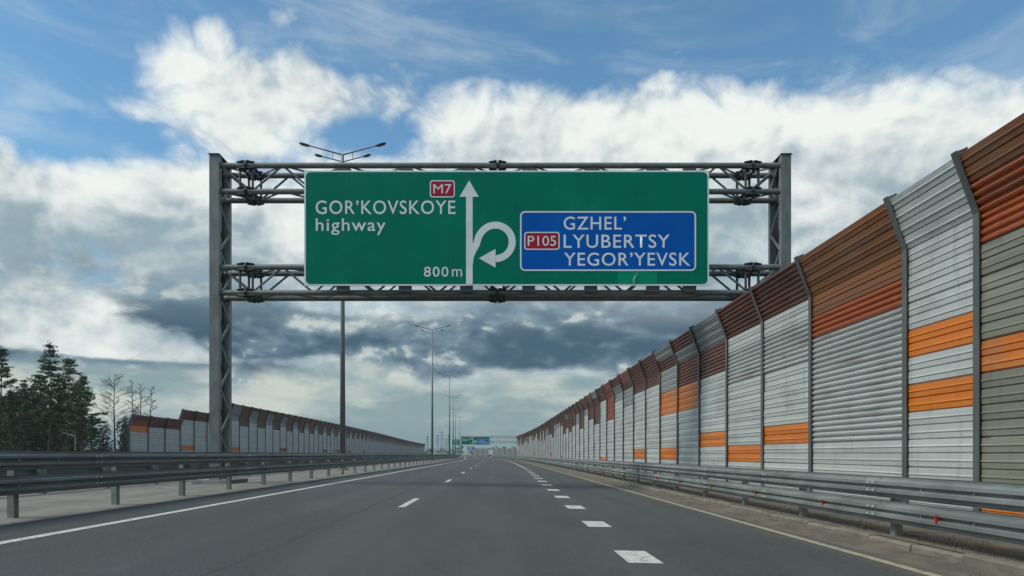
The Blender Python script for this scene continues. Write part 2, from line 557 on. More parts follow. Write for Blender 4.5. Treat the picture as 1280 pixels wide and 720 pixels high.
def strip(name, xs, zf, mat, y0=-40, y1=480, parent=None):
    m = MB()
    ys = [y for y in YS if y0 <= y <= y1]
    n = len(xs)
    for y in ys:
        m.v += [(x + road_off(y), y, zf(x)) for x in xs]
    for j in range(len(ys) - 1):
        for i in range(n - 1):
            a = j * n + i
            m.f.append((a, a + 1, a + n + 1, a + n))
    return m.build(name, mat, parent, fix=False)


g = MB()
g.add([(-4000, -400, -.35), (4000, -400, -.35), (4000, 7000, -.35), (-4000, 7000, -.35)], [(0, 1, 2, 3)])
tag(g.build('ground', M['ground'], fix=False), kind='structure')

road = tag(strip('road', [-7.25, -6, -4, -2.1, 0, 1.7, 3.2, 4.7, 5.47], z_road, M['asphalt']), kind='structure')
median = tag(strip('median', [-12.55, -11, -9.9, -8.8, -7.25], lambda x: z_road(-7.25) + .006 + (.035 if -11.5 < x < -8 else 0), M['median']), kind='structure')
opp = tag(strip('opposite_road', [-28.2, -20, -12.55], lambda x: .15 + .02 * (x + 12.55) - .004, M['asphalt_far'], y0=0), kind='structure')
verge = tag(strip('verge', [5.60, 6.2, 6.9, 7.7, 9.5, 14], lambda x: {5.60: .02, 6.2: .05, 6.9: .03, 7.7: -.02, 9.5: -.2, 14: -.33}[x], M['verge']), kind='structure')
lverge = tag(strip('far_verge', [-36, -31, -28.2], lambda x: {-36: -.33, -31: -.22, -28.2: -.16}[x], M['verge'], y0=0), kind='structure')

# kerb stones: a real step, worn and uneven
kb = MB()
kb.extrude_y([(-.07, -.22), (.07, -.22), (.07, .0), (-.045, .0), (-.07, -.025)], 0.006, .994)
kmesh = kb.mesh('kerb_stone', M['kerb'])
kerb_root = tag(empty('kerb', (5.53, 0, 0.03)), kind='structure')
ky = 3.0
while ky < 62:
    o = link('kerb_stone', kmesh, kerb_root, (random.uniform(-.012, .012), ky, random.uniform(-.022, .012)),
             (0, random.uniform(-.03, .03), random.uniform(-.008, .008)))
    ky += 1.0
fk = MB()
ys = [62 + 4 * i for i in range(80)]
for a, b_ in zip(ys[:-1], ys[1:]):
    x0, x1 = road_off(a), road_off(b_)
    fk.add([(x0 - .07, a, -.2), (x1 - .07, b_, -.2), (x1 - .07, b_, 0), (x0 - .07, a, 0), (x0 + .07, a, 0), (x1 + .07, b_, 0)], [(0, 1, 2, 3), (3, 2, 5, 4)])
tag(fk.build('kerb_run', M['kerb'], kerb_root), kind='stuff')

# sand and grit drifted against the kerb face, burying it in places
from mathutils import noise as mnoise
sd = MB()
xs_ = [4.86, 5.0, 5.12, 5.24, 5.34, 5.42, 5.50]
ys = [2 + .22 * i for i in range(270)]
for y_ in ys:
    amp = .055 + .075 * mnoise.noise(Vector((0, y_ * .42, 3.0))) + .04 * mnoise.noise(Vector((0, y_ * 1.7, 9.0)))
    for i, x_ in enumerate(xs_):
        t = i / (len(xs_) - 1)
        h_ = max(0, amp) * t ** 1.6 + .018 * t * mnoise.noise(Vector((x_ * 6, y_ * 4, 0)))
        sd.v.append((x_, y_, z_road(x_) + (.0045 if i else -.01) + max(0, h_)))
n_ = len(xs_)
for j in range(len(ys) - 1):
    for i in range(n_ - 1):
        a_ = j * n_ + i
        sd.f.append((a_, a_ + 1, a_ + n_ + 1, a_ + n_))
drift = sd.build('sand_drift', M['verge'], fix=False)
tag(drift, kind='structure')
for p_ in drift.data.polygons:
    p_.use_smooth = True
# painted markings, children of the road
def mark(name, x0, x1, ya, yb, mat, zlift=.005):
    m = MB()
    n = max(1, int((yb - ya) / 3))
    for i in range(n + 1):
        y = ya + (yb - ya) * i / n
        o = road_off(y)
        m.v += [(x0 + o, y, z_road(x0) + zlift), (x1 + o, y, z_road(x1) + zlift)]
    for i in range(n):
        m.f.append((2 * i, 2 * i + 1, 2 * i + 3, 2 * i + 2))
    return m.build(name, mat, road, fix=False)


mark('edge_line', -6.10, -5.93, -10, 330, M['paint'])
mark('edge_line', 4.60, 4.74, -10, 330, M['paint_dusty'])
y = 15.0
LANE_Y = [(14.9, 17.9)] + [(14.9 + 13.4 * k, 17.9 + 13.4 * k) for k in range(-1, 22) if k != 0]
for ya, yb in LANE_Y:
    mark('lane_dash', -2.15, -2.0, ya, yb, M['paint'])
yy = 7.72
k = 0
while yy < 56:
    xo = 1.50 + .0185 * max(0, yy - 7.7)
    mark('broad_dash', xo, xo + .40, yy, yy + 1.0, M['paint'])
    yy += 3.87
mark('broad_line', 2.48, 2.74, 58.5, 190, M['paint_dusty'])

# =================================================================== guard rails
WPROF = [(0, .012), (.018, 0), (.045, 0), (.078, .080), (.122, .080), (.148, .022), (.164, .022), (.190, .080), (.234, .080), (.267, 0), (.294, 0), (.312, .012)]


def beam_mesh(name, L, mat):
    """W-beam: road face towards local -x, runs along +y, bottom at z=0, back plane x=0"""
    m = MB()
    out = [(-d, z) for z, d in WPROF]
    inn = [(-d + .006, z) for z, d in reversed(WPROF)]
    prof = out + inn
    n = len(prof)
    pts = [(x - .007, 0, z) for x, z in prof] + [(x, L, z) for x, z in prof]
    fs = [(k, (k + 1) % n, n + (k + 1) % n, n + k) for k in range(n)]
    m.add(pts, fs)
    return m.mesh(name, mat)


def post_mesh(name, h, mat):
    m = MB()
    m.box(-.055, .055, -.075, -.067, 0, h)      # web facing the traffic
    m.box(-.055, -.047, -.067, .045, 0, h)
    m.box(.047, .055, -.067, .045, 0, h)
    return m.mesh(name, mat)


def guardrail(name, label, group, xp, side, zb, levels, post_h, py0, y0, y1, mat, refl=None, bolts_to=45):
    """side -1: beam faces -x ; +1: beam faces +x"""
    root = tag(empty(name, (xp, 0, zb)), label, 'guardrail', group)
    L = 4.0
    bmesh_ = beam_mesh('rail', L + .25, mat)
    pm = post_mesh('post', post_h, mat)
    sp = MB().box(-.05, .05, -.06, .06, -.13, .13).mesh('spacer', mat)
    yy = y0
    while yy < y1:
        h = heading(yy + L / 2)
        for z in levels:
            x = (-.16 if side < 0 else .16) + road_off(yy)
            if side < 0:
                link('rail', bmesh_, root, (x, yy, z), (0, 0, h))
            else:
                link('rail', bmesh_, root, (x + road_off(yy + L) - road_off(yy), yy + L, z), (0, 0, h + pi))
        yy += L
    yy = py0
    while yy < y1:
        ox = road_off(yy)
        link('post', pm, root, (ox, yy, -.12), (0, 0, heading(yy) + random.uniform(-.03, .03)))
        for z in levels:
            if yy < 40:
                link('spacer', sp, root, (ox + side * .105, yy, z + .156), (0, 0, heading(yy)))
        yy += 3.0
    bm_ = MB()
    yy = y0
    while yy < bolts_to:
        for z in levels:
            for dy_, dz_ in ((.06, .10), (.06, .21), (.2, .10), (.2, .21), (1.0, .156), (2.0, .156), (3.0, .156)):
                x = side * (.16 + (.088 if dz_ != .156 else .031)) + road_off(yy)
                bm_.tube((x, yy + dy_, z + dz_), (x + side * .014, yy + dy_, z + dz_), .017, .012, 6)
        yy += L
    tag(bm_.build('bolts', M['bolt'], root), kind='stuff')
    if refl:
        rm = MB()
        rm.add([(-.075, 0, -.055), (-.075, 0, .055), (.0, 0, .05), (.0, 0, -.05), (-.02, .11, 0), (0, .11, 0)],
               [(0, 1, 2, 3), (0, 4, 1), (1, 4, 5, 2), (3, 5, 4, 0), (3, 2, 5)])
        rme = rm.mesh('reflector', M['reflector_red'])
        yy = refl[0]
        while yy < refl[1]:
            link('reflector', rme, root, (-.16 - .03 + road_off(yy), yy, levels[-1] + .156), (0, 0, heading(yy)))
            yy += 3.0
    return root


guardrail('guardrail', 'two-tier steel guardrail below the noise barrier, with small red reflectors', 'guardrails along the highway',
          5.80, -1, 0.0, (.575, .225), 0.99, 9.9, 2.0, 290, M['galv'], refl=(8.6, 48))
guardrail('guardrail', 'dark two-tier steel guardrail on the left, nearest the white edge line', 'guardrails along the highway',
          -7.88, 1, .15, (.80, .40), 1.18, 2.15, 1.0, 290, M['galv_dark'])
guardrail('guardrail', 'second guardrail on the far side of the median, seen through the near one', 'guardrails along the highway',
          -12.0, -1, .15, (.78, .38), 1.18, 3.1, 8.0, 290, M['galv_dark'], bolts_to=20)

# =================================================================== noise barriers
ROW = .495
BPROF = []                                   # relief of one cassette: (depth towards the traffic, z)
for half in (0.0, .2475):
    BPROF += [(0.000, half + .000), (0.000, half + .012), (.022, half + .022), (.025, half + .105), (.036, half + .118), (.036, half + .132), (.024, half + .146),
              (.022, half + .236)]
BPROF += [(0.0, .2475 * 2 - .004)]


RPROF = []                                   # older cassettes have four bolder ribs
for k_ in range(4):
    q_ = k_ * .1238
    RPROF += [(0.000, q_), (0.000, q_ + .014), (.040, q_ + .040), (.048, q_ + .075), (.040, q_ + .084), (.008, q_ + .098), (.004, q_ + .110)]
RPROF += [(0.0, ROW - .004)]


def panel_mesh(name, L, mat, ribbed=False):
    m = MB()
    prof = [(-d, z) for d, z in (RPROF if ribbed else BPROF)]
    n = len(prof)
    pts = [(x, .012, z) for x, z in prof] + [(x, L - .012, z) for x, z in prof]
    pts += [(.07, .012, .0), (.07, L - .012, .0), (.07, .012, ROW - .004), (.07, L - .012, ROW - .004)]
    fs = [(k, k + 1, n + k + 1, n + k) for k in range(n - 1)]
    b0 = 2 * n
    fs += [(b0, b0 + 2, b0 + 3, b0 + 1), (n - 1, b0 + 2, b0 + 3, 2 * n - 1), (0, n, b0 + 1, b0)]
    m.add(pts, fs)
    return m


PCACHE = {}
RIBBED = ('rust', 'darkred', 'streaked')


def panel(L, mat):
    key = (round(L, 3), mat)
    if key not in PCACHE:
        PCACHE[key] = panel_mesh('panel', L, None, mat in RIBBED).mesh('panel', M[mat])
    return PCACHE[key]


LEAN = radians(20)


def barrier_post(kink, n_over, mat, w=.13):
    m = MB()
    for (xa, xb, wa) in ((-.085, -.070, w), (.085, .10, w), (-.070, .085, .014)):
        m.box(xa, xb, -wa / 2, wa / 2, -.3, kink)
    # leaning head
    Lh = n_over * ROW + .05
    dx_, dz_ = -sin(LEAN), cos(LEAN)
    for (xa, xb, wa) in ((-.085, -.070, w), (.085, .10, w), (-.070, .085, .014)):
        p = []
        for yy in (-wa / 2, wa / 2):
            p += [(xa, yy, kink), (xb, yy, kink), (xb * cos(LEAN) + dx_ * Lh, yy, kink + xb * sin(LEAN) + dz_ * Lh), (xa * cos(LEAN) + dx_ * Lh, yy, kink + xa * sin(LEAN) + dz_ * Lh)]
        m.add(p, [(0, 1, 2, 3), (7, 6, 5, 4), (0, 4, 5, 1), (1, 5, 6, 2), (2, 6, 7, 3), (3, 7, 4, 0)])
    return m.mesh('post', mat)


def barrier(name, label, group, xw, side, zb, bays, part_limit):
    """bays: (y0, length, rows[list of material keys bottom-up], n_over) ; the last n_over rows lean over the road"""
    root = tag(empty(name, (xw, 0, zb)), label, 'noise barrier', group)
    pc = {}
    count = 0
    far = {}
    for y0, L, rows, nov in bays:
        h = heading(y0 + L / 2)
        o0, o1 = road_off(y0), road_off(y0 + L)
        nup = len(rows) - nov
        kink = nup * ROW
        if side < 0:
            org, rz = Vector((o0, y0, 0)), h
        else:
            org, rz = Vector((o1, y0 + L, 0)), h + pi
        if (nup, nov) not in pc:
            pc[(nup, nov)] = barrier_post(kink, nov, M['barrier_post'])
        link('post', pc[(nup, nov)], root, org if side < 0 else (o0, y0, 0), (0, 0, rz))
        for r, mk in enumerate(rows):
            if r < nup:
                lean, loc = 0.0, Vector((0, 0, r * ROW))
            else:
                q = (r - nup) * ROW
                q -= .012 if r == nup else .004
                lean, loc = -LEAN, Vector((-sin(LEAN) * q, 0, kink + cos(LEAN) * q))
            R = Matrix.Rotation(rz, 4, 'Z')
            loc = org + (R @ loc)
            if count < part_limit:
                jit = random.gauss(0, .004)
                link('panel', panel(L, mk), root, loc + R @ Vector((jit, 0, 0)), (random.gauss(0, .0012), lean + (random.gauss(0, .004) if lean == 0 else 0), rz + random.gauss(0, .0015)))
                count += 1
            else:
                mb = far.setdefault(mk, MB())
                T = Matrix.Translation(loc) @ R @ Matrix.Rotation(lean, 4, 'Y')
                pm = panel_mesh('p', L, None, mk in RIBBED)
                mb.add([T @ Vector(p) for p in pm.v], pm.f)
    for mk, mb in far.items():
        tag(mb.build('far_panels', M[mk], root), kind='stuff')
    return root


S, O, R_, D, B_, G, OL, ST = 'silver', 'orange', 'rust', 'darkred', 'brown', 'grey', 'olive', 'streaked'
near = [
    (4.58, 3.0, [O, OL, OL, OL, OL, O, OL, OL, OL, R_, R_, B_]),
    (7.58, 3.0, [O, OL, OL, OL, OL, O, OL, OL, OL, R_, R_, B_]),
    (10.58, 1.86, [S, S, S, S, O, S, O, S, S, S, S, S]),
    (12.44, 3.75, [S, S, S, ST, ST, ST, ST, ST, R_, B_, B_, B_]),
    (16.19, 2.93, [S, S, S, O, S, S, S, ST, ST, S, D, D]),
    (19.12, 2.95, [S, S, O, S, S, S, S, ST, ST, S, D, D]),
    (22.07, 3.0, [S, S, S, O, S, S, S, S, D, D, G, G]),
    (25.07, 3.0, [S, S, S, S, S, S, O, O, D, D, G, D]),
    (28.07, 3.0, [S, S, O, S, S, S, O, O, G, G, D, G]),
    (31.07, 3.0, [S, S, S, S, S, S, S, S, S, D, D, D]),
    (34.07, 3.0, [S, S, O, S, S, S, S, S, S, D, D, D]),
    (37.07, 3.0, [S, S, S, S, S, S, S, S, G, G, D, R_]),
    (40.07, 3.0, [S, S, S, S, S, S, S, S, S, G, G, D]),
    (43.07, 3.0, [S, S, S, S, S, S, S, R_, R_, R_, R_, R_]),
    (46.07, 3.0, [S, O, S, S, S, S, S, S, S, S, D, D]),
    (49.07, 3.0, [S, S, S, S, S, S, S, D, D, D, D, G]),
]
rb = random.Random(3)
yy = 52.07
while yy < 176:
    up = rb.choice([[S, S, S], [S, D, D], [S, S, G], [S, G, G], [D, D, D], [S, S, D]])
    ov = rb.choice([[D, D], [G, D], [D, D], [B_, D], [D, B_]])
    rows = [S] * 7 + up + ov
    if rb.random() < .22:
        rows[rb.choice([1, 2, 3])] = rb.choice([O, R_, G])
    near.append((yy, 3.0, rows))
    yy += 3.0
barrier('noise_barrier', 'tall silver and orange noise barrier with brown leaning top, beside the right lane', 'noise barriers',
        7.52, -1, -.02, [(a, b, c, 2) for a, b, c in near], 300)

left = [(56.0, 3.0, [S, S, S, S, S, S, S, O, R_, D], 2), (59.0, 3.0, [S] * 8 + [D, D], 2), (62.0, 3.0, [S] * 8 + [D, D], 2)]
yy, k = 65.0, 0
rl = random.Random(5)
while yy < 372:
    if k < 3:
        rows, nov = [S] * 10 + [D, D], 2
    elif k % 2:
        rows, nov = [S] * 10 + [D, D, D, D, D], 3
    else:
        rows, nov = [S] * 11 + [G, G, G if k < 12 else D, G if k < 6 else D], 3
    if k in (0, 4, 10) or (k > 12 and rl.random() < .12):
        rows[4] = rl.choice([O, R_]) if k > 4 else O
    left.append((yy, 3.0, rows, nov))
    yy += 3.0
    k += 1
barrier('noise_barrier', 'distant pale noise barrier beyond the opposite lanes, its near end stepped lower', 'noise barriers',
        -30.1, 1, -.4, left, 290)

# =================================================================== gantry
GY = 23.75                                   # front chords


def gantry(name, label, gx0, gx1, gy, ztops, col_top, joints, depth=.85, detail=True):
    root = tag(empty(name, ((gx0 + gx1) / 2, gy, 0)), label, 'sign gantry', 'sign gantries over the road')
    ox, oy = -(gx0 + gx1) / 2, 0
    r = .098
    # columns: front and back channels laced with flat bars
    for s, cx in ((1, gx0), (-1, gx1)):
        x0, x1 = (cx + ox, cx + ox + s * .34)
        x0, x1 = min(x0, x1), max(x0, x1)
        m = MB()
        for ya, yb, f in ((-.16, -.02, 1), (depth - .02, depth + .12, -1)):
            yo = ya if f > 0 else yb
            m.box(x0, x1, min(yo, yo + f * .03), max(yo, yo + f * .03), -.1, col_top)
            m.box(x0, x0 + .03, min(yo + f * .03, yo + f * .15), max(yo + f * .03, yo + f * .15), -.1, col_top)
            m.box(x1 - .03, x1, min(yo + f * .03, yo + f * .15), max(yo + f * .03, yo + f * .15), -.1, col_top)
        col = m.build('column', M['gantry'], root)
        m = MB()
        z, fl = .3, 0
        step = .80
        while z < col_top - .5:
            for xs in (x0 + .015, x1 - .015):
                a, b_ = (-.03, depth - .01) if fl % 2 == 0 else (depth - .01, -.03)
                m.bar((xs, a, z), (xs, b_, z + step), .10, .025, up=(1, 0, 0))
            z += step
            fl += 1
        m.build('lacing', M['gantry'], col)
        MB().box(x0 - .02, x1 + .02, -.20, depth + .16, col_top, col_top + .03).build('cap', M['gantry_dark'], col)
        f = MB().box(x0 - .45, x1 + .45, -.55, depth + .5, -.2, .32)
        f.build('footing', M['concrete'], root)
    xa, xb = gx0 + ox + .33, gx1 + ox - .33
    for (zt, zbm) in ztops:
        tr = []
        for zc in (zt, zbm):
            for yc in (0.0, depth):
                tr.append(MB().tube((xa - .2, yc, zc), (xb + .2, yc, zc), r, n=14).build('chord', M['gantry'], root, smooth=False))
        # web members
        half = 1.06
        nseg = int(round((xb - xa) / half))
        half = (xb - xa) / nseg
        m = MB()
        for i in range(nseg):
            x0, x1 = xa + i * half, xa + (i + 1) * half
            za, zb_ = (zt, zbm) if i % 2 == 0 else (zbm, zt)
            for yc in (0.0, depth):
                m.tube((x0, yc, za), (x1, yc, zb_), .038, n=6)
            ya, yb = (0, depth) if i % 2 == 0 else (depth, 0)
            for zc in (zt, zbm):
                m.tube((x0, ya, zc), (x1, yb, zc), .034, n=6)
        m.build('web', M['gantry'], tr[0])
        # bolted splices
        for jx in joints:
            j = jx + ox
            m = MB()
            for zc in (zt, zbm):
                for yc in (0.0, depth):
                    for dx_ in (-.035, .0, .035):
                        rr = .175 if dx_ == 0 else .15
                        m.tube((j + dx_ - .012, yc, zc), (j + dx_ + .012, yc, zc), rr, n=8)
                    for t in range(4):
                        ang = pi / 4 + t * pi / 2
                        m.bar((j - .3, yc + cos(ang) * .10, zc + sin(ang) * .10), (j - .03, yc + cos(ang) * .155, zc + sin(ang) * .155), .016, .09, up=(0, cos(ang), sin(ang)))
                        m.bar((j + .03, yc + cos(ang) * .155, zc + sin(ang) * .155), (j + .3, yc + cos(ang) * .10, zc + sin(ang) * .10), .016, .09, up=(0, cos(ang), sin(ang)))
                for s_ in (-.22, .22):
                    m.tube((j + s_, 0, zc), (j + s_, depth, zc), .04, n=6)
            for s_ in (-.22, .22):
                for yc in (0, depth):
                    m.tube((j + s_, yc, zt), (j + s_, yc, zbm), .045, n=6)
            m.build('splice', M['gantry_dark'], root)
    return root


gd = GY
GX0, GX1 = SX(261.5, gd - .16), SX(989.0, gd - .16)
ZT = [(SZ(207, gd), SZ(239.5, gd)), (SZ(334, gd), SZ(366, gd))]
gantry('gantry', 'large grey steel sign gantry spanning the near road, with two lattice beams', GX0, GX1, gd, ZT, SZ(195.5, gd), [SX(308, gd), SX(622, gd), SX(940, gd)])

# =================================================================== the big sign
SD = 23.36                                   # distance to its face


def arc(cx, cz, r, a0, a1, n=8):
    return [(cx + r * cos(a0 + (a1 - a0) * i / n), cz + r * sin(a0 + (a1 - a0) * i / n)) for i in range(n + 1)]


def rrect(x0, x1, z0, z1, r, n=6):
    return (arc(x1 - r, z1 - r, r, 0, pi / 2, n) + arc(x0 + r, z1 - r, r, pi / 2, pi, n) + arc(x0 + r, z0 + r, r, pi, 1.5 * pi, n) + arc(x1 - r, z0 + r, r, 1.5 * pi, 2 * pi, n))


def flat(name, loop, y, mat, parent, th=.003):
    return MB().poly_y(loop, y, y + th).build(name, mat, parent)


def ring(name, outer, inner, y, mat, parent):
    n = len(outer)
    m = MB()
    m.add([(x, y, z) for x, z in outer] + [(x, y, z) for x, z in inner], [(k, (k + 1) % n, n + (k + 1) % n, n + k) for k in range(n)])
    return m.build(name, mat, parent)


def lettering(name, s, x0, x1, z0, z1, y, mat, parent, weight=.0, spacing=1.0, desc=None):
    """flat lettering fitted to a box; desc: fitted box includes descenders"""
    cu = bpy.data.curves.new(name, 'FONT')
    cu.body = s
    cu.size = 1.0
    cu.offset = weight
    cu.space_character = spacing
    cu.resolution_u = 4
    ob = bpy.data.objects.new(name, cu)
    COL.objects.link(ob)
    dg = bpy.context.evaluated_depsgraph_get()
    me = bpy.data.meshes.new_from_object(ob.evaluated_get(dg))
    bpy.data.objects.remove(ob)
    xs = [v.co.x for v in me.vertices]
    ys_ = [v.co.y for v in me.vertices]
    ax, bx_, ay, by = min(xs), max(xs), min(ys_), max(ys_)
    kx, kz = (x1 - x0) / (bx_ - ax), (z1 - z0) / (by - ay)
    for v in me.vertices:
        v.co = Vector((x0 + (v.co.x - ax) * kx, y, z0 + (v.co.y - ay) * kz))
    me.materials.clear()
    me.materials.append(mat)
    me.name = name
    # make sure it faces the traffic
    bm = bmesh.new()
    bm.from_mesh(me)
    for f in bm.faces:
        if f.normal.y > 0:
            f.normal_flip()
    bm.to_mesh(me)
    bm.free()
    return link(name, me, parent)


def sign_face(root, d, detail=True):
    """everything on the sign, root-local; pixels of the drawing are turned to metres at its distance"""
    cx, cz = root.location.x, root.location.z
    X = lambda p: SX(p, d) - cx
    Z = lambda p: SZ(p, d) - cz
    x0, x1, z0, z1 = X(380.2), X(886.3), Z(357), Z(213)
    MB().box(x0, x1, .004, .05, z0, z1).build('backing', M['sign_edge'], root)
    # green field of separate sheets
    ins, rad = .052, .16
    gx0, gx1, gz0, gz1 = x0 + ins, x1 - ins, z0 + ins, z1 - ins
    cols = [gx0, X(434), X(485), X(535), X(585), X(636), X(722), X(772), X(821), gx1]
    rws = [gz0, Z(331), Z(286), gz1]
    gap = .002
    flat('joint_backing', rrect(gx0 + .01, gx1 - .01, gz0 + .01, gz1 - .01, rad), .0033, M['gantry_dark'], root, th=.0004)
    for i in range(len(cols) - 1):
        for j in range(len(rws) - 1):
            a, b_, c, e = cols[i] + gap, cols[i + 1] - gap, rws[j] + gap, rws[j + 1] - gap
            loop = []
            for (qx, qz, sx_, sz_, a0) in ((b_, e, -1, -1, 0), (a, e, 1, -1, pi / 2), (a, c, 1, 1, pi), (b_, c, -1, 1, 1.5 * pi)):
                corner = (i == (0 if sx_ > 0 else len(cols) - 2)) and (j == (0 if sz_ > 0 else len(rws) - 2))
                loop += arc(qx + sx_ * rad, qz + sz_ * rad, rad, a0, a0 + pi / 2, 6) if corner else [(qx, qz)]
            newer = (i == 7 and j == 0)
            flat('panel', loop, -.002 if newer else 0.0, M['sign_patch'] if newer else M['sign_green'], root)
    Y1, Y2, Y3 = -.006, -.010, -.014
    W_ = M['sign_white']
    lettering('lettering', "GOR’KOVSKOYE", X(394.6), X(569.3), Z(267.8), Z(250.6), Y1, W_, root, weight=.006, spacing=1.10)
    lettering('lettering', "highway", X(394.8), X(482), Z(293.8), Z(273), Y1, W_, root, weight=.006, spacing=1.12)
    lettering('lettering', "800", X(530), X(560.5), Z(346), Z(333.4), Y1, W_, root, weight=.006, spacing=1.15)
    lettering('lettering', "m", X(565), X(577.6), Z(345.8), Z(336.4), Y1, W_, root)
    # straight-on arrow
    m = MB()
    m.add([(X(582.6), Y1, z0 + ins * .6), (X(590.8), Y1, z0 + ins * .6), (X(590.8), Y1, Z(246)), (X(582.6), Y1, Z(246))], [(0, 1, 2, 3)])
    m.add([(X(574.4), Y1, Z(246)), (X(598.4), Y1, Z(246)), (X(586.4), Y1, Z(225.6))], [(0, 1, 2)])
    m.build('arrow', W_, root)
    # looping turn-back arrow
    pts = []
    cxx, czz, rm = 619.3, 302.4, 21.0
    pts.append((586.8, 330.0))
    pts.append((587.6, 322.0))
    pts.append((590.2, 315.0))
    pts.append((595.5, 305.5))
    for i in range(0, 21):
        a = radians(163 - i * (163 + 90) / 20.0)
        pts.append((cxx + rm * cos(a) + (0 if i > 2 else (-1.0 + .4 * i)), czz - rm * sin(a)))
    hw = 4.35
    m = MB()
    P2 = [Vector((X(a), Z(b_))) for a, b_ in pts]
    hwm = hw / F_PX * d
    for k_, p in enumerate(P2):
        t = (P2[min(k_ + 1, len(P2) - 1)] - P2[max(k_ - 1, 0)]).normalized()
        nn = Vector((-t.y, t.x)) * hwm
        m.v += [(p.x + nn.x, Y1 - .001, p.y + nn.y), (p.x - nn.x, Y1 - .001, p.y - nn.y)]
    for k_ in range(len(P2) - 1):
        m.f.append((2 * k_, 2 * k_ + 1, 2 * k_ + 3, 2 * k_ + 2))
    m.add([(X(598.6), Y1 - .001, Z(322.8)), (X(619.4), Y1 - .001, Z(334.6)), (X(619.4), Y1 - .001, Z(311.2))], [(0, 1, 2)])
    m.build('arrow', W_, root)
    # blue destination field
    bx0, bx1, bz0, bz1 = X(650), X(870), Z(338.8), Z(264)
    bl = flat('blue_field', rrect(bx0, bx1, bz0, bz1, .17), Y1, M['sign_blue'], root)
    ring('border', rrect(bx0, bx1, bz0, bz1, .17), rrect(bx0 + .052, bx1 - .052, bz0 + .052, bz1 - .052, .12), Y2, W_, bl)
    lettering('lettering', "GZHEL’", X(704.5), X(782.4), Z(287.3), Z(270.8), Y2, W_, bl, weight=.006, spacing=1.10)
    lettering('lettering', "LYUBERTSY", X(704.5), X(837), Z(310.0), Z(293.2), Y2, W_, bl, weight=.006, spacing=1.10)
    lettering('lettering', "YEGOR’YEVSK", X(705), X(862.8), Z(332.4), Z(315.8), Y2, W_, bl, weight=.006, spacing=1.10)
    for (a, b_, t, bt, txt, par, yb) in ((655.3, 699.5, 290, 312.4, 'P105', bl, Y2), (537.3, 568.6, 225.4, 247, 'M7', root, Y1)):
        bd = flat('route_badge', rrect(X(a), X(b_), Z(bt), Z(t), .10), yb, M['sign_red'], par)
        ring('badge_border', rrect(X(a), X(b_), Z(bt), Z(t), .10), rrect(X(a) + .038, X(b_) - .038, Z(bt) + .038, Z(t) - .038, .065), yb - .004, W_, bd if par is root else par)
        lettering('lettering', txt, X(a) + .12, X(b_) - .12, Z(bt) + .137, Z(t) - .137, yb - .004, W_, bd if par is root else par)
    # torn sheet hanging at the lower seam
    if detail:
        m = MB()
        tz = [(791, 356.5), (790.4, 350), (793, 345), (797, 339.5), (795.2, 345), (792.6, 350), (793.4, 355)]
        m.add([(X(a), -.03 - .02 * (i % 2), Z(b_)) for i, (a, b_) in enumerate(tz)], [(0, 1, 6), (1, 5, 6), (1, 2, 5), (2, 4, 5), (2, 3, 4)])
        m.build('torn_sheet', M['sign_torn'], root)
        for k_, px in enumerate((428, 506, 583, 661, 739, 817, 863)):
            MB().box(X(px) - .22, X(px) + .22, .055, .20, Z(364), Z(209)).build('hanger', M['gantry_dark'], root)


sg = tag(empty('road_sign', (SX(633, SD), SD, SZ(357, SD))), 'large green highway sign reading GOR’KOVSKOYE highway, hung on the near gantry', 'road sign')
sign_face(sg, SD)

# =================================================================== street lamps
def street_lamp(H):
    root = empty('street_lamp')
    MB().tube((0, 0, -.1), (0, 0, H), .19, .085, 14).build('pole', M['lamp_pole'], root, smooth=True)
    m = MB().box(-.3, .3, -.3, .3, -.1, .12)
    m.build('base_plate', M['concrete'], root)
    for s in (-1, 1):
        a = MB().tube((0, 0, H - .04), (s * 2.2, 0, H + .56), .055, .04, 8).build('arm', M['lamp_pole'], root)
        b_ = MB().tube((0, 0, H - .50), (s * 1.38, 0, H - .13), .045, .035, 8).build('arm', M['lamp_pole'], root)
        MB().tube((s * .66, 0, H - .33), (s * .62, 0, H + .13), .025, n=6).build('strut', M['lamp_pole'], a)
        for (par, x0, z0, x1, z1, w) in ((a, 2.1, H + .53, 2.82, H + .72, .15), (b_, 1.3, H - .15, 1.82, H - .02, .11)):
            h = MB()
            secs = [(0, .04, .04), (.2, w * .8, .07), (.5, w, .085), (.85, w * .85, .07), (1, w * .45, .03)]
            prev = None
            ln = Vector((x1 - x0, 0, z1 - z0))
            for t, ww, hh in secs:
                c = Vector((x0, 0, z0)) + ln * t
                ringv = [(s * c.x, ww * cos(q), c.z + hh * sin(q)) for q in [i * pi / 5 for i in range(10)]]
                o = len(h.v)
                h.v += ringv
                if prev is not None:
                    h.f += [(prev + i, prev + (i + 1) % 10, o + (i + 1) % 10, o + i) for i in range(10)]
                prev = o
            h.f += [tuple(range(10)), tuple(range(prev, prev + 10))]
            h.build('lamp_head', M['lamp_head'], par)
            g_ = MB()
            cs = [Vector((x0, 0, z0)) + ln * t for t in (.3, .9)]
            g_.add([(s * cs[0].x, -w * .7, cs[0].z - .085), (s * cs[0].x, w * .7, cs[0].z - .085), (s * cs[1].x, w * .6, cs[1].z - .075), (s * cs[1].x, -w * .6, cs[1].z - .075)], [(0, 1, 2, 3)])
            g_.build('lens', M['lamp_glass'], par)
    return root


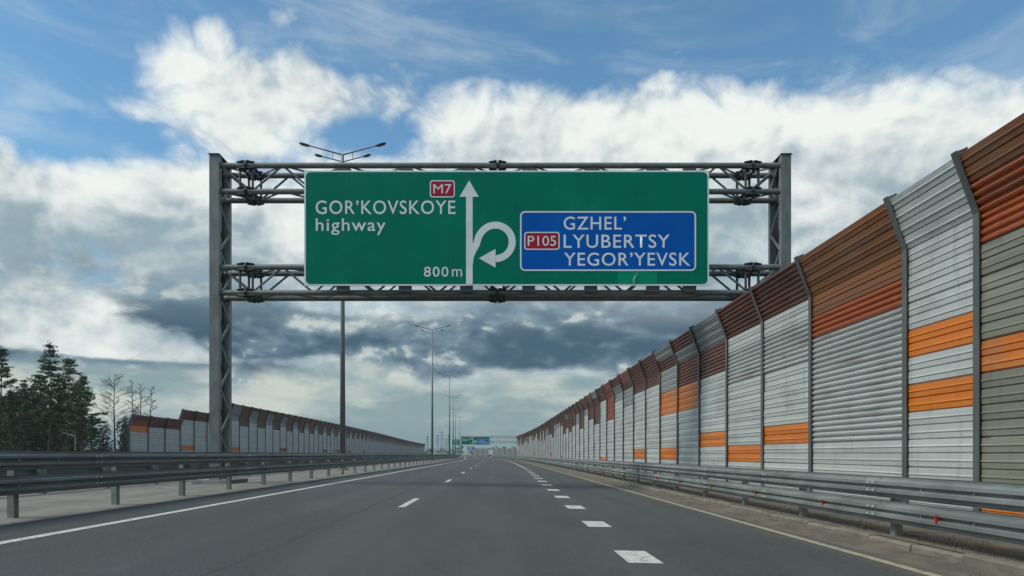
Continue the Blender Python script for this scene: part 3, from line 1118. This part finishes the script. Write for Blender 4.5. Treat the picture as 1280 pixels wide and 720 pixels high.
lamp0 = street_lamp(20.5)
LAMP_L = ['nearest tall street lamp with four heads, its pole passing behind the big sign', 'second street lamp in the median, standing clear below the big sign',
          'third street lamp down the median', 'fourth street lamp down the median', 'fifth street lamp, far off near the small green sign',
          'sixth and farthest street lamp in the median row']
for i, lab in enumerate(LAMP_L):
    yl = 44.3 + 62.5 * i
    o = lamp0 if i == 0 else copy_tree(lamp0)
    o.location = (-9.95 + road_off(yl), yl, .18)
    o.rotation_euler = (0, 0, heading(yl))
    tag(o, lab, 'street lamp', 'street lamps along the median')

# =================================================================== distant road furniture
FY = 338.0
fg = gantry('gantry', 'small far sign gantry where the road bends, beside the end of the right barrier', SX(576, FY), SX(652, FY), FY,
            [(SZ(545.5, FY), SZ(547.8, FY)), (SZ(551.2, FY), SZ(553.4, FY))], SZ(544.5, FY), [SX(614, FY)])
fs = tag(empty('road_sign', (0, 0, 0)), 'distant green and blue highway sign on the far gantry', 'road sign', )
sc_ = SD
# same layout as the near sign, at its own distance
fs.location = (SX(633, SD), SD, SZ(357, SD))
sign_face(fs, SD, detail=False)
fs.location = (SX(594.5, FY - 1), FY - 1.0, SZ(556, FY))


def small_sign(name, label, px0, px1, pt, pb, d, mat, legs=True):
    root = tag(empty(name, (SX((px0 + px1) / 2, d), d, 0)), label, 'road sign')
    w = SX(px1, d) - SX(px0, d)
    z0, z1 = SZ(pb, d), SZ(pt, d)
    flat('panel', rrect(-w / 2, w / 2, z0, z1, .2), 0, M[mat], root, th=.05)
    ring('border', rrect(-w / 2, w / 2, z0, z1, .2), rrect(-w / 2 + .12, w / 2 - .12, z0 + .12, z1 - .12, .15), -.006, M['sign_white'], root)
    for i in range(3):
        zz = z1 - (z1 - z0) * (i + 1) / 4
        MB().box(-w * .36, w * (.30 - .1 * (i % 2)), -.012, -.006, zz - .10, zz + .10).build('text_line', M['sign_white'], root)
    for s in (-1, 1):
        MB().tube((s * w * .36, .12, -.4), (s * w * .36, .12, z1 - .1), .07, n=8).build('leg', M['galv_dark'], root)
    return root


small_sign('road_sign', 'small plain green sign just left of the far gantry', 564.8, 574.5, 549, 556.5, 395, 'sign_green')
small_sign('road_sign', 'small blue sign below the far gantry', 583.8, 593.5, 558.0, 562.8, 372, 'sign_blue')

# far pale wall and bank where the road bends out of sight
fw = tag(empty('far_wall', (0, 455, 0)), 'low pale wall closing the view beyond the far gantry', 'wall', 'walls')
xw = SX(590, 455)
for i in range(9):
    MB().box(xw + i * 3.6, xw + i * 3.6 + 3.52, 0, .25, -.4, SZ(560.5, 455)).build('panel', M['far_wall'], fw)
    MB().box(xw + i * 3.6 - .12, xw + i * 3.6 + .10, -.12, -.005, -.4, SZ(560, 455)).build('post', M['barrier_post'], fw)


# =================================================================== vehicles
def wheel(parent, x, y, r, w):
    t = MB().tube((x - w / 2, y, r), (x + w / 2, y, r), r, n=18).build('wheel', M['tyre'], parent)
    MB().tube((x - w / 2 - .01, y, r), (x + w / 2 + .01, y, r), r * .6, n=12).build('rim', M['rim'], t)


def truck(loc, rz):
    root = tag(empty('truck', loc), 'white box truck with red tail, far ahead in the right lane', 'truck')
    root.rotation_euler = (0, 0, rz)
    MB().box(-1.25, 1.25, 0, 6.2, 1.05, 3.55).build('cargo_box', M['van_white'], root)
    MB().box(-1.05, 1.05, 0.1, 8.2, .75, 1.04).build('chassis', M['truck_red'], root)
    m = MB()
    m.extrude_y([(-1.2, .6), (1.2, .6), (1.2, 1.9), (1.1, 2.6), (-1.1, 2.6), (-1.2, 1.9)], 6.4, 8.4)
    m.build('cab', M['van_white'], root)
    MB().box(-1.2, 1.2, -.06, 0.0, .55, 1.05).build('tail_board', M['truck_red'], root)
    for s in (-1, 1):
        MB().box(s * .98 - .17, s * .98 + .17, -.10, -.062, .70, .92).build('tail_light', M['tail_light'], root)
        for yy_ in (1.3, 2.5, 7.2):
            wheel(root, s * 1.0, yy_, .5, .34)
    return root


truck((SX(613.5, 345), 345, z_road(0)), heading(345))


def car(loc, rz):
    root = tag(empty('car', loc), 'small white car far off in the opposite lanes', 'car')
    root.rotation_euler = (0, 0, rz)
    prof = [(-2.1, .3), (2.1, .3), (2.15, .7), (1.95, .86), (1.05, .98), (.45, 1.42), (-1.05, 1.45), (-1.75, 1.0), (-2.12, .92)]
    m = MB()
    n = len(prof)
    lv = [(-.86, .94), (-.80, 1.0), (.80, 1.0), (.86, .94)]
    for xw_, kz in lv:
        for y_, z_ in prof:
            xx = xw_ * (1 if z_ < 1.1 else .84)
            m.v.append((xx, y_ * (1 if abs(xw_) < .83 else .985), z_ * (1 if abs(xw_) < .83 else .985)))
    for j in range(3):
        for i in range(n):
            m.f.append((j * n + i, j * n + (i + 1) % n, (j + 1) * n + (i + 1) % n, (j + 1) * n + i))
    m.f += [tuple(range(n)), tuple(range(3 * n, 4 * n))]
    body = m.build('body', M['van_white'], root)
    g_ = MB().add([(-.74, 1.06, 1.0), (.74, 1.06, 1.0), (.64, .50, 1.40), (-.64, .50, 1.40)], [(0, 1, 2, 3)])
    g_.build('windscreen', M['car_glass'], root)
    for s in (-1, 1):
        MB().add([(s * .815, .85, 1.02), (s * .70, .40, 1.38), (s * .70, -1.0, 1.38), (s * .815, -1.4, 1.02)], [(0, 1, 2, 3)]).build('side_window', M['car_glass'], root)
        MB().box(s * .62 - .16, s * .62 + .16, 2.02, 2.17, .62, .76).build('headlight', M['head_light'], root)
        for yy_ in (1.3, -1.3):
            wheel(root, s * .76, yy_, .32, .2)
    return root


car((SX(545.5, 190), 190, .02), pi + heading(190))

# =================================================================== power pylons far off
def pylon(H):
    root = empty('power_pylon')
    m = MB()
    lv = [(0, 3.2), (H * .3, 2.0), (H * .6, 1.1), (H * .82, .8), (H, .5)]
    w = .16
    for (za, ha), (zb_, hb) in zip(lv[:-1], lv[1:]):
        for sx_, sy_ in ((-1, -1), (1, -1), (1, 1), (-1, 1)):
            m.tube((sx_ * ha, sy_ * ha, za), (sx_ * hb, sy_ * hb, zb_), w, n=4)
        for sy_ in (-1, 1):
            m.tube((-ha, sy_ * ha, za), (hb, sy_ * hb, zb_), w * .7, n=4)
            m.tube((ha, sy_ * ha, za), (-hb, sy_ * hb, zb_), w * .7, n=4)
            m.tube((-hb, sy_ * hb, zb_), (hb, sy_ * hb, zb_), w * .7, n=4)
    m.build('tower', M['pylon'], root)
    for zz, L in ((H * .66, 4.6), (H * .8, 6.0), (H * .93, 3.8)):
        a = MB()
        for s in (-1, 1):
            a.tube((0, 0, zz), (s * L, 0, zz + .3), w, n=4)
            a.tube((0, 0, zz + 1.4), (s * L, 0, zz + .3), w * .8, n=4)
        a.build('cross_arm', M['pylon'], root)
    return root


py0 = pylon(30)
PL = [(552.3, 538.5, 'tallest power pylon on the horizon, right of the second street lamp'), (547.0, 543.5, 'shorter power pylon just left of the tallest one'),
      (534.3, 544.5, 'power pylon left of the second street lamp'), (557.5, 548.5, 'small power pylon right of the tallest one'),
      (560.8, 543.0, 'slim power pylon close to the third street lamp')]
for i, (px, pt, lab) in enumerate(PL):
    d = 620 + 60 * i
    o = py0 if i == 0 else copy_tree(py0)
    o.location = (SX(px, d), d, -.4)
    H = SZ(pt, d) + .4
    o.scale = (H / 30 * .8,) * 2 + (H / 30,)
    o.rotation_euler = (0, 0, .25 * i)
    tag(o, lab, 'power pylon', 'power pylons on the horizon')

# =================================================================== trees
def leaf_quads(m, c, rad, n, size, rnd, flatten=.55):
    for _ in range(n):
        while True:
            p = Vector((rnd.uniform(-1, 1), rnd.uniform(-1, 1), rnd.uniform(-1, 1)))
            if p.length < 1:
                break
        p = Vector((p.x * rad, p.y * rad, p.z * rad * flatten)) + c
        u = Vector((rnd.gauss(0, 1), rnd.gauss(0, 1), rnd.gauss(0, .6))).normalized()
        w = u.orthogonal().normalized()
        w.rotate(Matrix.Rotation(rnd.uniform(0, 6.28), 3, u))
        a = size * rnd.uniform(.6, 1.3)
        b_ = a * rnd.uniform(.22, .42)
        m.add([p - u * a, p + w * b_, p + u * a, p - w * b_], [(0, 1, 2, 3)])


def pine(H, seed, bare=.38, spread=.16, mat='needles', sparse=1.0):
    rnd = random.Random(seed)
    tr, lf = MB(), MB()
    lean = Vector((rnd.uniform(-.02, .02), rnd.uniform(-.02, .02)))
    P_ = [Vector((lean.x * H * t + .12 * sin(5 * t + seed), lean.y * H * t, H * t)) for t in [i / 8 for i in range(9)]]
    for i in range(8):
        tr.tube(P_[i], P_[i + 1], .24 * (1 - i / 8.6), .24 * (1 - (i + 1) / 8.6), 7, cap=(i == 7))
    z = H * bare
    while z < H * .985:
        t = z / H
        s = (t - bare) / (1 - bare)
        env = spread * H * (math.sin(pi * min(1, s * .85 + .18)) ** .8) * (1.0 - .55 * s)
        nb = rnd.randint(2, 4)
        a0 = rnd.uniform(0, 6.28)
        base = P_[0].lerp(P_[8], t)
        for k_ in range(nb):
            if rnd.random() > .86 * sparse + .05:
                continue
            an = a0 + k_ * 6.28 / nb + rnd.uniform(-.5, .5)
            L = env * rnd.uniform(.45, 1.2) + .2
            tip = base + Vector((cos(an) * L, sin(an) * L, L * rnd.uniform(-.12, .30)))
            tr.tube(base, tip, .05 * (1.2 - t), .012, 4, cap=False)
            ncl = max(2, int(L / .55))
            for c in range(ncl):
                q = base.lerp(tip, .38 + .62 * (c + rnd.random() * .5) / ncl)
                q = q + Vector((rnd.uniform(-.3, .3), rnd.uniform(-.3, .3), rnd.uniform(-.05, .25)))
                leaf_quads(lf, q, rnd.uniform(.45, .90), int(rnd.randint(30, 42)), .22, rnd, .42)
        z += H * rnd.uniform(.022, .04)
    leaf_quads(lf, P_[8], .4, 20, .18, rnd, 1.2)
    return tr.mesh('trunk', M['bark']), lf_mesh(lf, 'crown', mat)


def lf_mesh(lf, name, mat):
    me = bpy.data.meshes.new(name)
    me.from_pydata(lf.v, [], lf.f)
    me.materials.append(M[mat])
    return me


def spruce(H, seed, mat='needles2'):
    rnd = random.Random(seed)
    tr, lf = MB(), MB()
    tr.tube((0, 0, 0), (0, 0, H), .2, .02, 7)
    z = H * .06
    while z < H * .98:
        t = z / H
        L0 = H * .19 * (1 - t) ** .85 + .15
        nb = rnd.randint(4, 6)
        a0 = rnd.uniform(0, 6.28)
        for k_ in range(nb):
            an = a0 + k_ * 6.28 / nb + rnd.uniform(-.3, .3)
            L = L0 * rnd.uniform(.6, 1.15)
            base = Vector((0, 0, z))
            tip = base + Vector((cos(an) * L, sin(an) * L, -L * rnd.uniform(.05, .35)))
            tr.tube(base, tip, .03, .008, 3, cap=False)
            ncl = max(2, int(L / .5))
            for c in range(ncl):
                q = base.lerp(tip, .2 + .8 * (c + .5) / ncl)
                leaf_quads(lf, q, .36, 9, .20, rnd, .5)
        z += H * rnd.uniform(.028, .042)
    return tr.mesh('trunk', M['bark']), lf_mesh(lf, 'crown', mat)


def bare_tree(H, seed, spread=.3, dense=1.0):
    rnd = random.Random(seed)
    tr, tw = MB(), MB()
    P_ = [Vector((.25 * sin(3 * t + seed) * t, .2 * cos(2 * t + seed) * t, H * t)) for t in [i / 10 for i in range(11)]]
    for i in range(10):
        tr.tube(P_[i], P_[i + 1], .17 * (1 - i / 10.5) + .015, .17 * (1 - (i + 1) / 10.5) + .015, 6, cap=False)

    def twig(p, d, L, r, lev):
        q = p + d * L
        mid = p.lerp(q, .5) + Vector((rnd.uniform(-.06, .06), rnd.uniform(-.06, .06), rnd.uniform(-.02, .08))) * L
        tw.tube(p, mid, r, r * .75, 3, cap=False)
        tw.tube(mid, q, r * .75, r * .45, 3, cap=False)
        if lev > 0:
            for _ in range(int(rnd.randint(4, 6) * dense)):
                t = rnd.uniform(.25, 1)
                nd = (d + Vector((rnd.gauss(0, .55), rnd.gauss(0, .55), rnd.gauss(.12, .4)))).normalized()
                twig(p.lerp(q, t), nd, L * rnd.uniform(.35, .6), r * .5, lev - 1)
    z = .28
    while z < .99:
        for _ in range(2):
            an = rnd.uniform(0, 6.28)
            i = min(9, int(z * 10))
            base = P_[i].lerp(P_[i + 1], z * 10 - i)
            L = H * spread * (1.05 - z) ** .7 * rnd.uniform(.5, 1.0) + .25
            twig(base, Vector((cos(an), sin(an), rnd.uniform(.25, .8))).normalized(), L, .035, 2)
        z += .032 / dense
    return tr.mesh('trunk', M['bare_bark']), tw.mesh('twigs', M['bare_bark'])


KINDS = {
    'tall': pine(21.0, 11, .36, .19), 'wide': pine(17.5, 23, .28, .25), 'ragged': pine(17, 31, .40, .24, sparse=.8), 'old': pine(19, 45, .2, .24),
    'spruce': spruce(14, 5), 'spruce2': spruce(12, 9),
    'bare': bare_tree(14.5, 3, .36, 1.15), 'bare2': bare_tree(14, 8, .16, 1.0), 'bare3': bare_tree(13.5, 21, .2, 1.0),
}
HT = {'tall': 21, 'wide': 17.5, 'ragged': 17, 'old': 19, 'spruce': 14, 'spruce2': 12, 'bare': 14.5, 'bare2': 14, 'bare3': 13.5}


def tree(kind, name, label, px, ptop, d, group, rz=0.0, wid=1.0):
    tr, cr = KINDS[kind]
    base = -.4
    k_ = (SZ(ptop, d) - base) / HT[kind]
    root = tag(empty(name, (SX(px, d), d, base)), label, 'tree', group)
    root.scale = (k_ * wid, k_ * wid, k_)
    root.rotation_euler = (0, 0, rz)
    link('trunk', tr, root)
    link('twigs' if kind.startswith('bare') else 'crown', cr, root)
    return root


GP, GB = 'pines at the edge of the wood', 'bare trees beside the pines'
tree('tall', 'pine_tree', 'tallest dark pine, its crown rising above all the other trees', 63, 428, 118, GP, .4)
tree('ragged', 'pine_tree', 'ragged pine with level branches, right of the tallest pine', 84, 449, 116, GP, 2.2, 1.1)
tree('wide', 'pine_tree', 'broad pine at the right edge of the dark wood, leaning over a small lamp', 103, 468, 112, GP, 1.0, 1.05)
tree('old', 'pine_tree', 'dark pine cut off by the left edge of the picture', 0, 436, 112, GP, 3.0)
tree('spruce', 'spruce_tree', 'pointed spruce between the edge of the picture and the tallest pine', 30, 472, 122, GP, 0)
tree('old', 'pine_tree', 'lower round pine crowding behind the pointed spruce', 44, 482, 126, GP, 1.3)
tree('spruce2', 'spruce_tree', 'low dark spruce at the foot of the leftmost pine', 13, 484, 108, GP, 1)
tree('spruce2', 'spruce_tree', 'small dark spruce at the foot of the broad right-hand pine', 114, 518, 110, GP, 2, 1.2)
tree('spruce', 'spruce_tree', 'short spruce just left of the stepped barrier end', 156, 520, 128, GP, 2)
tree('bare', 'bare_tree', 'widest bare tree, standing between the pines and the stepped barrier', 144, 468, 120, GB, 0)
tree('bare2', 'bare_tree', 'thin bare tree rising over the start of the stepped barrier', 166, 477, 126, GB, 1)
tree('bare3', 'bare_tree', 'middle one of the thin bare trees above the stepped barrier', 175, 480, 126, GB, 2)
tree('bare2', 'bare_tree', 'rightmost thin bare tree above the stepped barrier', 187, 484, 124, GB, 3)
tree('bare3', 'bare_tree', 'slim bare sapling in front of the dark wood edge', 133, 525, 113, GB, 4)

# the wood behind reads as one dark mass
wd_t, wd_c = MB(), MB()
rw = random.Random(77)
for i in range(64):
    d = rw.uniform(124, 180)
    px = rw.uniform(-60, 112) if i < 56 else rw.uniform(120, 240)
    top = rw.uniform(484, 512) if px < 118 else rw.uniform(528, 545)
    x, H = SX(px, d), SZ(top, d)
    wd_t.tube((x, d, -.4), (x, d, H * .9), .2, .04, 5)
    n = 26
    for k_ in range(n):
        t = rw.uniform(.02, 1)
        r_ = H * .24 * (1 - t) ** .7 + .3
        an = rw.uniform(0, 6.28)
        q = Vector((x + cos(an) * r_ * rw.random(), d + sin(an) * r_ * rw.random(), H * t))
        leaf_quads(wd_c, q, 1.4, 26, .42, rw, .7)
wood = link('wood', lf_mesh(wd_c, 'wood', 'needles2'))
tag(wood, 'dark mass of conifers filling the wood at the left', 'wood', kind='stuff')
tag(wd_t.build('wood_trunks', M['bark'], wood), kind='stuff')

# far tree line along the horizon
ft = MB()
rf = random.Random(4)
for i in range(420):
    d = rf.uniform(560, 760)
    x = rf.uniform(-420, 260)
    leaf_quads(ft, Vector((x, d, rf.uniform(0, 3.5) + 2.0)), 4.2, 10, 1.7, rf, .9)
tl = link('far_tree_line', lf_mesh(ft, 'far_tree_line', 'needles'))
tag(tl, 'low dark line of trees on the horizon', 'trees', kind='stuff')

# small lamp at the wood's edge and a thin pole
sl = tag(empty('street_lamp', (SX(94, 88), 88, -.35)), 'small single-arm lamp in front of the dark wood', 'street lamp')
zt = SZ(545, 88) + .35
MB().tube((0, 0, 0), (0, 0, zt), .07, .05, 8).build('pole', M['galv'], sl)
MB().tube((0, 0, zt), (-1.1, 0, zt + .3), .04, .03, 8).build('arm', M['galv'], sl)
MB().bar((-1.05, 0, zt + .30), (-1.55, 0, zt + .40), .16, .08).build('lamp_head', M['galv'], sl)

# grit and pebbles along the dusty shoulder
pb = MB()
rp = random.Random(8)
for i in range(420):
    y_ = 4 + 30 * rp.random() ** 1.5
    x_ = rp.choice([rp.uniform(4.8, 5.45), rp.uniform(5.62, 6.6), rp.uniform(-8.8, -7.3)])
    zb_ = z_road(x_) + .03 if x_ < 5.5 and x_ > 0 else (.03 if x_ > 0 else .155)
    r_ = rp.uniform(.006, .022)
    q = [Vector((rp.uniform(.6, 1), 0, 0)), Vector((0, rp.uniform(.6, 1), 0)), Vector((-rp.uniform(.6, 1), 0, 0)), Vector((0, -rp.uniform(.6, 1), 0)), Vector((0, 0, rp.uniform(.5, .9))), Vector((0, 0, -.6))]
    c_ = Vector((x_, y_, zb_))
    pb.add([c_ + v_ * r_ for v_ in q], [(0, 1, 4), (1, 2, 4), (2, 3, 4), (3, 0, 4), (1, 0, 5), (2, 1, 5), (3, 2, 5), (0, 3, 5)])
tag(pb.build('gravel', M['kerb'], fix=False), 'scattered grit and pebbles on the road shoulders', 'gravel', kind='stuff')
# dry grass tufts and drifted dirt under the right rail
gr = MB()
rg = random.Random(15)
for i in range(900):
    y_ = 3 + 45 * rg.random() ** 1.6
    cl = noise_v = math.sin(y_ * 1.7) + math.sin(y_ * .63 + 1)
    if cl < .1 and rg.random() > .15:
        continue
    x_ = 5.62 + abs(rg.gauss(0, .35))
    h_ = rg.uniform(.03, .15)
    a = rg.uniform(0, 6.28)
    l_ = rg.uniform(.02, .10)
    gr.add([(x_ - .006, y_, .02), (x_ + .006, y_ + .004, .02), (x_ + cos(a) * l_, y_ + sin(a) * l_, .02 + h_)], [(0, 1, 2)])
tag(gr.build('dry_grass', M['dry_grass'], fix=False), 'thin dry grass along the foot of the right guardrail', 'grass', kind='stuff')

# =================================================================== thin haze
hz = MB().box(-1200, 1200, -60, 1300, -1.5, 60)
hm = bpy.data.materials.new('haze_air')
hm.use_nodes = True
hm.node_tree.nodes.clear()
ho = hm.node_tree.nodes.new('ShaderNodeOutputMaterial')
hv = hm.node_tree.nodes.new('ShaderNodeVolumePrincipled')
hv.inputs['Color'].default_value = (0.86, 0.90, 0.92, 1)
hv.inputs['Density'].default_value = 0.00016
hm.node_tree.links.new(hv.outputs[0], ho.inputs['Volume'])
tag(hz.build('haze', hm), kind='stuff')
